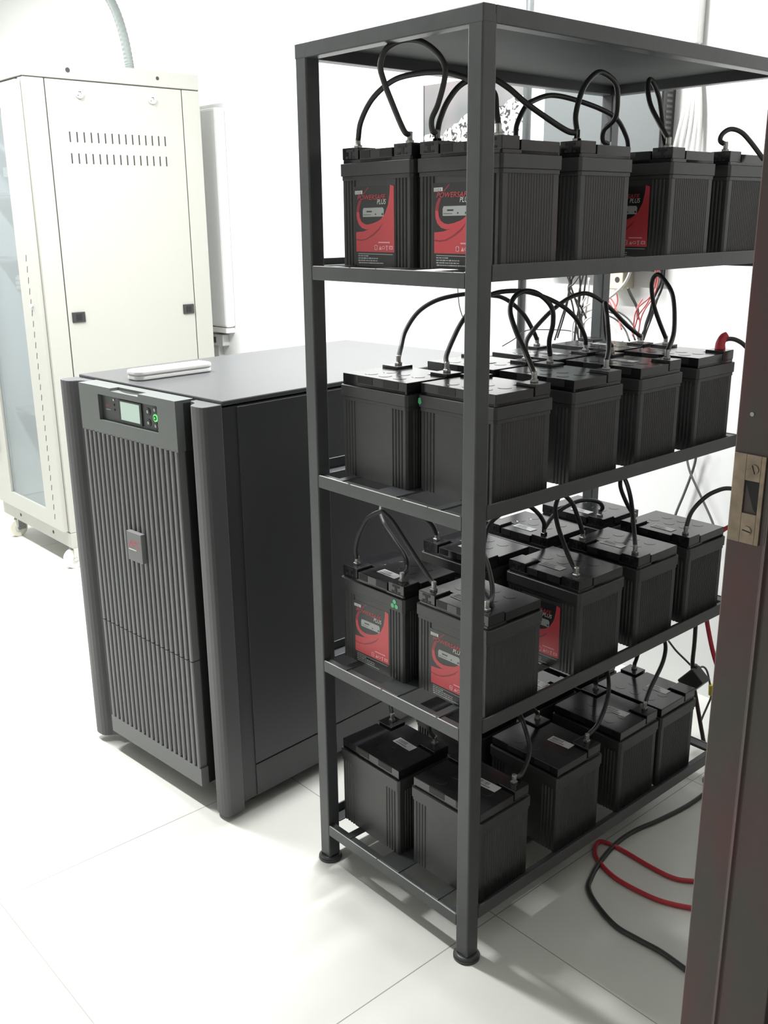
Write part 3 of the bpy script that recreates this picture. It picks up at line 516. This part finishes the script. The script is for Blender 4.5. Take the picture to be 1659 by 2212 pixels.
# ------------------------------------------------------------------ battery link cables
for a, b, pts, label in CABLES:
    P = [Vector(p) for p in pts]
    cb = thing('battery_cable', label, 'cable', P[0], group='battery link cables')
    Q = [p - P[0] for p in P]
    s0 = Q[0] + Vector((0, 0, .012)); s1 = Q[-1] + Vector((0, 0, .012 if b else 0))
    MB().tube([s0] + Q[1:-1] + [s1], .0053, M['cable'], n=10).build('sheath', cb)
    for e, on in ((Q[0], 1), (Q[-1], b)):
        if not on: continue
        l = MB(); l.tube([e + Vector((0, 0, .003)), e + Vector((0, 0, .010)), e + Vector((0, 0, .018))], .0054, M['lug'], n=10, sub=2)
        l.box(e.x - .006, e.x + .006, e.y - .006, e.y + .006, e.z - .0025, e.z + .003, M['lug'])
        l.cyl((e.x, e.y, e.z + .002), .006, .004, M['lug'], n=6); l.build('lug', cb, bevel=.0008, seg=1)
    if a == '2R4r':
        MB().tube([Q[0] + Vector((0, 0, -.002)), Q[0] + Vector((0, 0, .012)), Q[0] + Vector((.004, .004, .026)), Q[0] + Vector((.010, .010, .032))], .0125, M['red_cable'], n=12, rf=lambda t: 1 - .35 * t).build('terminal_boot', cb)['label'] = 'red rubber boot over the terminal'

# ------------------------------------------------------------------ loose wires and cables
looms = {}
def loom(name, label):
    if name not in looms: looms[name] = thing('wire_loom', label, 'wiring', (0, 0, 0))
    return looms[name]
L_LAB = {'dark': ('black wires hanging in a tangle left of the rear post', ), 'pale': ('pale grey wires coiled behind the second shelf beside the rear post', ),
         'arc': ('thin wires arching to the right from behind the rear post', ), 'red': ('thin red wires splaying below the grey wall box', ), 'blk2': ('black wires bundled with red ones under the grey wall box', )}
for name, pts, r, m, label in WIRES:
    if name in L_LAB:
        lo = loom(name, L_LAB[name][0])
        if lo.location.length == 0: lo.location = pts[0]
        b = Vector(lo.location); MB().tube([Vector(p) - b for p in pts], r, M[m], n=8).build('wire', lo)
    else:
        o = MB().tube([Vector(p) - Vector(pts[0]) for p in pts], r, M[m], n=10).build('cable' if 'wire' not in name else 'wire', loc=pts[0])
        tag(o, label, 'cable' if 'wire' not in name else 'wire')
        if name == 'tag':
            q = Vector(pts[5]) - Vector(pts[0])
            MB().tube([q + Vector((-.001, 0, .016)), q, q + Vector((.001, 0, -.016))], .0075, M['yellow'], n=10, sub=3).build('sleeve', o)['label'] = 'yellow sleeve on the lead'
ad = thing('power_adapter', 'black box-shaped power adapter hanging tilted behind the rack by the door frame', 'power adapter', (-.158, 1.10, .227))
T = Matrix.Rotation(math.radians(40), 4, 'Y')
MB().box(-.026, .026, -.020, .020, -.034, .034, M['black_pl'], T).build('housing', ad, bevel=.004)
MB().tube([(0, 0, .030), (0, 0, .048)], .008, M['black_pl'], n=10, sub=2).build('strain_relief', ad)

# ------------------------------------------------------------------ uninterruptible power supply tower
UW, UD, UH = .646, 1.03, 1.099
ups = thing('power_supply_cabinet', 'dark grey power supply tower with ribbed front and small display', 'power supply', (-.773, -.037, 0), .0788)
MB().box(-UW, 0, .0, UD, .032, 1.083, M['ups']).build('body', ups, bevel=.003)
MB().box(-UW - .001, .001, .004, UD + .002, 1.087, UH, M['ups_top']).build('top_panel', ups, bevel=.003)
sp = MB(); sp.box(0, .003, .045, UD - .004, .13, 1.080, M['ups']); sp.box(0, .003, .045, UD - .004, .035, .126, M['ups'])
sp.build('side_panel', ups, bevel=.001)
for x in (-UW + .04, -.06):
    for y in (.06, UD - .08): MB().cyl((x, y, 0), .022, .034, M['black_pl'], n=16).build('foot', ups)
def pillar(f):
    P = [(.004, .0), (.004, -.044), (.001, -.052), (-.008, -.056), (-.020, -.057), (-.036, -.056), (-.046, -.052), (-.053, -.044), (-.058, -.034), (-.066, -.026), (-.078, -.021), (-.094, -.018), (-.094, .0)]
    if f: P = [(-UW - x, y) for x, y in P][::-1]
    return P
for f in (0, 1):
    m = MB(); m.prism(pillar(f), .012 if not f else .02, 1.092, M['pillar']); m.build('front_pillar', ups, bevel=.002)
dx0, dx1, dy = -.545, -.105, -.055
door = MB()
door.box(dx0, dx1, -.032, -.0005, .062, 1.086, M['ups_dark'])
door.box(dx0, dx1, dy, -.032, .060, .112, M['ups_rib'])
n = 20; st = (dx1 - dx0) / n
for k in range(n):
    x = dx0 + st * (k + .5); w_ = st * .28
    for z0, z1 in ((.112, .418), (.4205, .972)):
        door.prism([(x - w_, -.032), (x - w_, dy + .003), (x - w_ * .72, dy), (x + w_ * .72, dy), (x + w_, dy + .003), (x + w_, -.032)], z0, z1, M['ups_rib'])
door.build('front_grille', ups)
cp = MB(); rx0, rx1, rz0, rz1 = -.452, -.182, 1.006, 1.073
zt = 1.094
cp.box(dx0, rx0, dy, -.002, .970, zt, M['ups_panel']); cp.box(rx1, dx1, dy, -.002, .970, zt, M['ups_panel'])
cp.box(rx0, rx1, dy, -.002, .970, rz0, M['ups_panel'])
hx0, hx1 = -.390, -.262
cp.box(rx0, hx0, dy, -.002, rz1, zt, M['ups_panel']); cp.box(hx1, rx1, dy, -.002, rz1, zt, M['ups_panel']); cp.box(hx0, hx1, dy, -.002, rz1, zt - .007, M['ups_panel'])
cp.box(hx0, hx1, -.030, -.002, zt - .007, zt, M['ups_panel'])
panel = cp.build('control_panel', ups)
arc = [(hx0, -.0301)] + [(hx0 + (hx1 - hx0) * (i / 12), -.0301 - .014 * math.sin(PI * i / 12)) for i in range(1, 12)] + [(hx1, -.0301)]
MB().prism(arc, zt - .0068, zt - .0062, M['ups_dark']).build('grip_notch', panel)
front_lip = MB()
bz = MB(); bz.box(rx0, rx1, dy + .010, dy + .014, rz0, rz1, M['display']); disp = bz.build('display_bezel', ups)
MB().box(-.366, -.262, dy + .0065, dy + .0101, rz0 + .006, rz1 - .005, M['black_pl']).build('screen_frame', disp)
MB().box(-.356, -.270, dy + .0058, dy + .0064, rz0 + .011, rz1 - .009, M['lcd']).build('screen', disp)['label'] = 'pale green lit display screen'
def button(cx, cz, r, m, nm='button'):
    b = MB(); b.cyl((cx, dy + .0085, cz), r, .0016, M['black_pl'], 'y', 18); b.cyl((cx, dy + .0072, cz), r * .45, .0014, m, 'y', 12); return b.build(nm, disp)
for cx, cz in ((-.236, 1.052), (-.236, 1.024), (-.205, 1.060), (-.205, 1.020)): button(cx, cz, .0095, M['lab_grey'])
b = MB(); b.cyl((-.205, dy + .0085, 1.040), .0095, .0016, M['led'], 'y', 18); b.cyl((-.205, dy + .0070, 1.040), .006, .0016, M['black_pl'], 'y', 16); b.cyl((-.205, dy + .0066, 1.040), .0025, .0006, M['led'], 'y', 12)
b.build('power_button', disp)['label'] = 'power button with green lit ring'
for cz, m in ((1.063, 'lab_white'), (1.050, 'black_pl'), (1.037, 'black_pl')): MB().cyl((-.392, dy + .0085, cz), .003, .0016, M[m], 'y', 10).build('status_lamp', disp)
MB().text('APC', .010, M['badge_red'], lambda a, b: (-.432 + a, dy + .0096, 1.042 + b)).box(-.432, -.410, dy + .0094, dy + .0097, 1.034, 1.036, M['lab_grey']).build('display_logo', disp)
bg = MB(); bg.box(-.352, -.284, dy - .012, dy + .002, .646, .726, M['ups_rib']); badge = bg.build('badge', ups, bevel=.0015)
bt = MB(); yb = dy - .0124
bt.text('APC', .030, M['badge_red'], lambda a, b: (-.345 + a * .92, yb, .684 + b), .18); bt.box(-.345, -.310, yb, yb + .0003, .6765, .6792, M['lab_white'])
bt.build('badge_logo', badge)['label'] = 'red letters over a white line'
# remote handset on the tower
rm = thing('remote_handset', 'white slim remote handset lying on the dark power supply tower', 'remote control', (-1.212, .085, UH), math.radians(3))
def oval(w, l, n=10, r=.022):
    P = []
    for (sx, sy, a0) in ((1, 1, 0), (-1, 1, 90), (-1, -1, 180), (1, -1, 270)):
        for k in range(n + 1):
            a = math.radians(a0 + 90 * k / n); P.append((sx * (w / 2 - r) + r * math.cos(a), sy * (l / 2 - r) + r * math.sin(a)))
    return P
MB().prism(oval(.066, .24), .001, .013, M['white_pl']).build('base_shell', rm, bevel=.003)
rt = MB().prism(oval(.068, .242), .0135, .026, M['white_pl']).build('top_shell', rm, bevel=.004, seg=3)
MB().box(-.020, .020, .045, .085, .0262, .0268, M['sticker']).build('small_window', rm)

# ------------------------------------------------------------------ white server cabinet
SX0, SX1, SY0, SY1, SZ0, SZ1 = -3.66, -2.87, .46, 1.26, .10, 2.05
sv = thing('server_cabinet', 'tall cream white server cabinet with glass door, on casters', 'server rack', (SX1, SY0, 0))
def S(b, m, T=None): return b
ox, oy = SX1, SY0
def sbox(mb, x0, x1, y0, y1, z0, z1, m): mb.box(x0 - ox, x1 - ox, y0 - oy, y1 - oy, z0, z1, M[m])
fr = MB(); sbox(fr, SX0, SX1, SY0, SY1, SZ0, .172, 'cream'); sbox(fr, SX0, SX0 + .03, SY0, SY1, .172, SZ1, 'cream'); sbox(fr, SX0 + .03, SX1 - .05, SY1 - .03, SY1, .172, SZ1, 'cream')
sbox(fr, SX1 - .05, SX1, SY0, SY0 + .088, .172, SZ1, 'cream'); sbox(fr, SX1 - .05, SX1, SY1 - .088, SY1, .172, SZ1, 'cream'); sbox(fr, SX0 + .03, SX0 + .05, SY0, SY0 + .05, .172, SZ1, 'cream')
fr.build('frame', sv, bevel=.004)
tp = MB(); sbox(tp, SX0, SX1, SY0 - .004, SY1, SZ1 + .003, 2.118, 'cream'); top = tp.build('top_cover', sv, bevel=.004)
h = MB()
for y, r in ((.652, .0095), (1.056, .0075)): h.cyl((SX1 - ox - .002, y - oy, 2.087), r, .0035, M['black_pl'], 'x', 14)
h.build('cover_hole', top)
DZ0_ = .178
pn = MB(); sbox(pn, SX1 - .012, SX1 - .001, .552, 1.168, .176, SZ1 - .001, 'cream'); side = pn.build('side_panel', sv, bevel=.002)
gp = MB(); sbox(gp, SX1 - .02, SX1 - .003, .5482, .5518, .172, SZ1, 'seam'); sbox(gp, SX1 - .02, SX1 - .003, 1.1682, 1.1718, .172, SZ1, 'seam'); sbox(gp, SX1 - .02, SX1 - .003, SY0 + .004, SY1 - .004, SZ1 - .0008, SZ1 + .0028, 'seam'); sbox(gp, SX0 + .01, SX1 - .006, SY0 - .001, SY0 + .01, DZ0_ - .006, DZ0_ - .001, 'seam'); gp.build('panel_seam', side)
for row, z in ((0, 1.835), (1, 1.752)):
    for k in range(15):
        vs = MB(); y = .636 + (1.073 - .636) * k / 14; sbox(vs, SX1 - .006, SX1 - .0003, y - .0028, y + .0028, z - .020, z + .020, 'seam')
        vs.build('vent_slot', side)
for y in (.691, 1.021):
    k = MB(); k.cyl((SX1 - ox - .002, y - oy, 2.0), .017, .012, M['white_pl'], 'x', 20); o = k.build('cam_lock', side)
    k = MB(); k.box(.0098, .0108, y - oy - .006, y - oy + .006, 2.006, 2.009, M['seam']); k.box(.0098, .0108, y - oy + .004, y - oy + .006, 1.998, 2.008, M['seam']); k.box(.0098, .0108, y - oy - .010, y - oy - .006, 1.992, 1.996, M['seam']); k.build('lock_mark', o)
for y0, y1 in ((.568, .626), (1.106, 1.161)):
    k = MB(); sbox(k, SX1 - .004, SX1 + .006, y0, y1, 1.091, 1.134, 'black_pl'); o = k.build('panel_latch', side, bevel=.002)
    k = MB(); sbox(k, SX1 + .0055, SX1 + .0075, (y0 + y1) / 2 - .012, (y0 + y1) / 2 + .012, 1.100, 1.126, 'recess'); k.build('latch_button', o)
dr = MB(); DX0, DX1, GX0, GX1, GZ0, GZ1, DZ0, DZ1 = -3.65, -2.888, -3.462, -3.062, .252, 1.95, .178, 2.04
sbox(dr, DX0, GX0, SY0 - .022, SY0 - .002, DZ0, DZ1, 'cream'); sbox(dr, GX1, DX1, SY0 - .022, SY0 - .002, DZ0, DZ1, 'cream'); sbox(dr, GX0, GX1, SY0 - .022, SY0 - .002, DZ0, GZ0, 'cream'); sbox(dr, GX0, GX1, SY0 - .022, SY0 - .002, GZ1, DZ1, 'cream')
dfr = dr.build('door', sv)
k = MB(); sbox(k, GX0, GX1, SY0 - .013, SY0 - .009, GZ0, GZ1, 'glass'); k.build('glass_pane', dfr)['label'] = 'tinted glass pane of the door'
k = MB()
for i in range(26):
    z = 1.36 - i * .045; x = -2.972
    k.prism([(x - .003 - ox, z - .014), (x + .001 - ox, z - .014), (x + .007 - ox, z + .012), (x + .003 - ox, z + .012)], SY0 - .0228 - oy, SY0 - .020 - oy, M['seam'], 'y')
k.build('door_slots', dfr)
k = MB(); sbox(k, -3.60, -3.555, SY0 - .034, SY0 - .020, .43, .53, 'black_pl'); k.build('door_lock', dfr, bevel=.003)
k = MB(); k.cyl((-2.958 - ox, SY0 - .030 - oy, 1.165), .008, .010, M['pale_grey'], 'y', 14); k.build('door_knob', dfr)
k = MB()
for x in (-3.435, -3.06): k.cyl((x - ox, SY0 - .0012 - oy, .136), .008, .003, M['seam'], 'y', 12)
k.build('base_bolt', sv)
for z in (1.62, 1.34, .62):
    k = MB(); sbox(k, SX0 + .06, SX1 - .06, .56, 1.15, z, z + .012, 'cream'); k.build('inner_shelf', sv)
k = MB(); sbox(k, SX0 + .031, SX0 + .036, SY0 + .06, SY1 - .04, .18, 2.03, 'inner'); sbox(k, SX0 + .04, SX1 - .06, SY1 - .036, SY1 - .031, .18, 2.03, 'inner'); k.build('inner_lining', sv)
for x, y in ((-3.545, .50), (-2.905, .50), (-3.545, 1.20), (-2.905, 1.20)):
    k = MB(); k.box(x - ox - .03, x - ox + .03, y - oy - .03, y - oy + .03, .093, .10, M['chrome']); k.box(x - ox - .022, x - ox - .018, y - oy - .028, y - oy + .012, .035, .095, M['chrome']); k.box(x - ox + .018, x - ox + .022, y - oy - .028, y - oy + .012, .035, .095, M['chrome'])
    cst = k.build('caster', sv, bevel=.002)
    k = MB(); k.cyl((x - ox - .016, y - oy - .022, .044), .044, .032, M['caster'], 'x', 28); k.cyl((x - ox + .0161, y - oy - .022, .044), .020, .003, M['pale_grey'], 'x', 18); k.cyl((x - ox + .019, y - oy - .022, .044), .010, .005, M['chrome'], 'x', 12); k.build('wheel', cst, bevel=.004)
# equipment inside
eq = thing('network_switch', 'pale rack mounted unit with bright slots behind the cabinet glass', 'network unit', (-3.265, .60, 1.20))
MB().box(-.24, .24, 0, .30, 0, .066, M['inner']).build('chassis', eq, bevel=.002)
k = MB()
for q in (0, 1, 2): k.box(-.24, .24, -.006, 0, .004 + q * .021, .017 + q * .021, M['white_pl'])
k.build('front_bars', eq)
eq = thing('patch_panel', 'light rack mounted unit high behind the cabinet glass', 'network unit', (-3.265, .60, 1.70))
MB().box(-.24, .24, 0, .30, 0, .044, M['inner']).build('chassis', eq, bevel=.002); MB().box(-.24, .24, -.006, 0, .002, .042, M['white_pl']).build('front_plate', eq)
eq = thing('equipment_case', 'grey equipment case low behind the cabinet glass', 'network unit', (-3.265, .62, .632))
MB().box(-.22, .22, 0, .34, 0, .09, M['inner']).build('case', eq, bevel=.003); MB().box(-.20, .20, -.004, 0, .01, .08, M['pale_grey']).build('front_plate', eq)
eq = thing('modem_box', 'pale equipment box on the floor of the glass fronted cabinet', 'network unit', (-3.24, .66, .172))
MB().box(-.17, .17, 0, .30, 0, .12, M['inner']).build('case', eq, bevel=.003); MB().box(-.15, .15, -.004, 0, .02, .10, M['pale_grey']).build('front_plate', eq)
# flexible conduit entering the cabinet top
cpts = [(-3.0, 1.0, 2.118), (-3.004, 1.0, 2.16), (-3.03, 1.0, 2.26), (-3.085, 1.0, 2.37), (-3.17, 1.0, 2.46), (-3.32, 1.0, 2.56), (-3.55, 1.0, 2.68), (-3.75, 1.0, 2.95)]
o = MB().tube([Vector(p) - Vector(cpts[0]) for p in cpts], .019, M['conduit'], n=16, sub=26, rf=lambda t: 1 + .05 * math.sin(t * 900)).build('flexible_conduit', loc=cpts[0])
tag(o, 'grey flexible conduit curving up from the white cabinet top', 'conduit')

# ------------------------------------------------------------------ things on the back wall
gb = thing('shadow_box', 'tall grey box standing in for the cabinet shadow on the wall', 'shadow stand-in', (-3.12, YW, 1.0))  # box put where the white cabinet casts its shadow on the wall
MB().box(-.2, .172, -.055, 0, 0, 1.0, M['shadowbox']).build('housing', gb, bevel=.012)
MB().box(-.2, .16, -.05, 0, -.028, -.002, M['white_pl']).build('bottom_lip', gb, bevel=.003)
so = thing('socket_box', 'small grey socket box under the tall grey shadow box', 'socket', (-3.07, YW, .93))
MB().box(-.06, .055, -.04, 0, -.025, .030, M['pale_grey']).build('housing', so, bevel=.003)
MB().box(-.04, -.005, -.043, -.04, -.012, .016, M['seam']).build('socket_face', so)
tag(MB().box(-.028, .028, -.03, 0, -.905, -.027, M['pale_grey']).build('cable_duct', loc=(-3.10, YW, .932), bevel=.002), 'grey cable duct running down from the small socket box', 'cable duct')
ps = thing('poster', 'grey printed poster pinned to the wall behind the top shelf', 'poster', (-1.62, YW, 1.52))
MB().box(0, .49, -.004, -.001, 0, .445, M['poster']).build('sheet', ps); MB().box(-.003, .0, -.006, -.001, 0, .445, M['black_pl']).build('edge_strip', ps)
tag(MB().cyl((0, -.014, 0), .0125, H - .95, M['pipe'], n=16).build('conduit_pipe', loc=(-1.122, YW, .95)), 'thin grey pipe running up the wall left of the grey panel', 'pipe')
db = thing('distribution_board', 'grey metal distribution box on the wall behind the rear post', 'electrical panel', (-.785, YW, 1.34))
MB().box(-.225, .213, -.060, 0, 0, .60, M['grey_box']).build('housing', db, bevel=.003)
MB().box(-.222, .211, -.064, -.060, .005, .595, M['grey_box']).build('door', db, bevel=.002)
k = MB(); k.box(.2125, .216, -.058, -.002, .0, .60, M['black_pl'])  # same grey box side, its shade put into the dark colour
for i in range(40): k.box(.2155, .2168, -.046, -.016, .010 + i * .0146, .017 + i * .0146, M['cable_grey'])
k.build('shaded_louvred_side', db)
jb = thing('junction_box', 'small beige junction box below the grey distribution box', 'junction box', (-.712, YW, 1.282))
MB().box(-.038, .038, -.06, 0, 0, .055, M['beige']).build('housing', jb, bevel=.003)
for x in (-.018, .018): MB().cyl((x, -.0605, .03), .009, .001, M['seam'], 'y', 14).build('knockout', jb)
tag(MB().box(-.0155, .0155, -.034, 0, 0, H - 1.965, M['white_pl']).build('trunking', loc=(-.508, YW, 1.965), bevel=.003), 'white plastic trunking running up the wall above the rack', 'trunking')
for i, (a, b, c) in enumerate(((-.519, -.527, -.560), (-.512, -.514, -.535), (-.505, -.500, -.512), (-.498, -.486, -.490), (-.500, -.476, -.470))):
    P = [Vector((a, 1.424, 1.98)), Vector((a, 1.424, 1.94)), Vector((b, 1.422, 1.80)), Vector((c, 1.42, 1.62)), Vector((c, 1.42, 1.40))]
    o = MB().tube([p - P[0] for p in P], .0058, M['white_pl'], n=10).build('white_cable', loc=P[0])
    tag(o, 'white cable fanning out below the wall trunking, ' + ['leftmost of five', 'second from the left', 'middle of five', 'fourth from the left', 'rightmost of five'][i], 'cable', 'white cables below the trunking')

# ------------------------------------------------------------------ light
def area(name, loc, sx, sy, power, rot, col=(1, 1, 1)):
    l = bpy.data.lights.new(name, 'AREA'); l.shape = 'RECTANGLE'; l.size = sx; l.size_y = sy; l.energy = power; l.color = col
    o = bpy.data.objects.new(name, l); COL.objects.link(o); o.location = loc; o.rotation_euler = rot; return o
L1 = (-1.95, -.32, H)
t = thing('ceiling_lamp', 'white tube lamp on the ceiling over the open floor, out of view', 'lamp', L1)
MB().box(-.65, .65, -.06, .06, -.05, 0, M['white_pl']).build('housing', t, bevel=.004)
L2 = (-.88, .70, H)
t = thing('ceiling_lamp', 'white tube lamp on the ceiling near the back wall, out of view', 'lamp', L2)
MB().box(-.06, .06, -.6, .6, -.05, 0, M['white_pl']).build('housing', t, bevel=.004)
L3 = (-4.3, -.25, H)  # extra lamp, unseen, added to whiten the left end of the room
t = thing('ceiling_lamp', 'added unseen tube lamp whitening the wall and front by the white cabinet', 'lamp', L3)
MB().box(-.65, .65, -.06, .06, -.05, 0, M['white_pl']).build('housing', t, bevel=.004)
area('added_left_fill', (L3[0], L3[1], H - .056), 1.2, .10, 100, (0, 0, 0))  # light of the added left lamp
area('ceiling_lamp_light', (L1[0], L1[1], H - .056), 1.25, .10, 110, (0, 0, 0))
area('rear_lamp_light', (L2[0], L2[1], H - .056), .10, 1.1, 86, (0, 0, 0))
wd = bpy.data.worlds.new('dim_corridor_light'); C.world = wd; wd.use_nodes = True
wd.node_tree.nodes['Background'].inputs[0].default_value = (.95, .98, 1, 1); wd.node_tree.nodes['Background'].inputs[1].default_value = .11

# ------------------------------------------------------------------ camera
F, YAW, PITCH, ROLL = 2109.1837, 2.4159007, .2913052, -.0103169
f = Vector((math.cos(YAW) * math.cos(PITCH), math.sin(YAW) * math.cos(PITCH), -math.sin(PITCH)))
r = Vector((math.sin(YAW), -math.cos(YAW), 0)); u = r.cross(f)
c, s = math.cos(ROLL), math.sin(ROLL); r2 = c * r + s * u; u2 = -s * r + c * u
cam = bpy.data.cameras.new('camera'); co = bpy.data.objects.new('camera', cam); COL.objects.link(co)
cam.sensor_fit = 'VERTICAL'; cam.sensor_height = 24; cam.lens = 24 * F / 2212; cam.clip_start = .02
mw = Matrix((r2, u2, -f)).transposed().to_4x4(); mw.translation = (1.1558616, -1.2446181, 1.5); co.matrix_world = mw
C.camera = co
C.view_settings.view_transform = 'Standard'; C.view_settings.look = 'None'; C.view_settings.gamma = 1; C.view_settings.exposure = 0
C.view_settings.use_curve_mapping = False
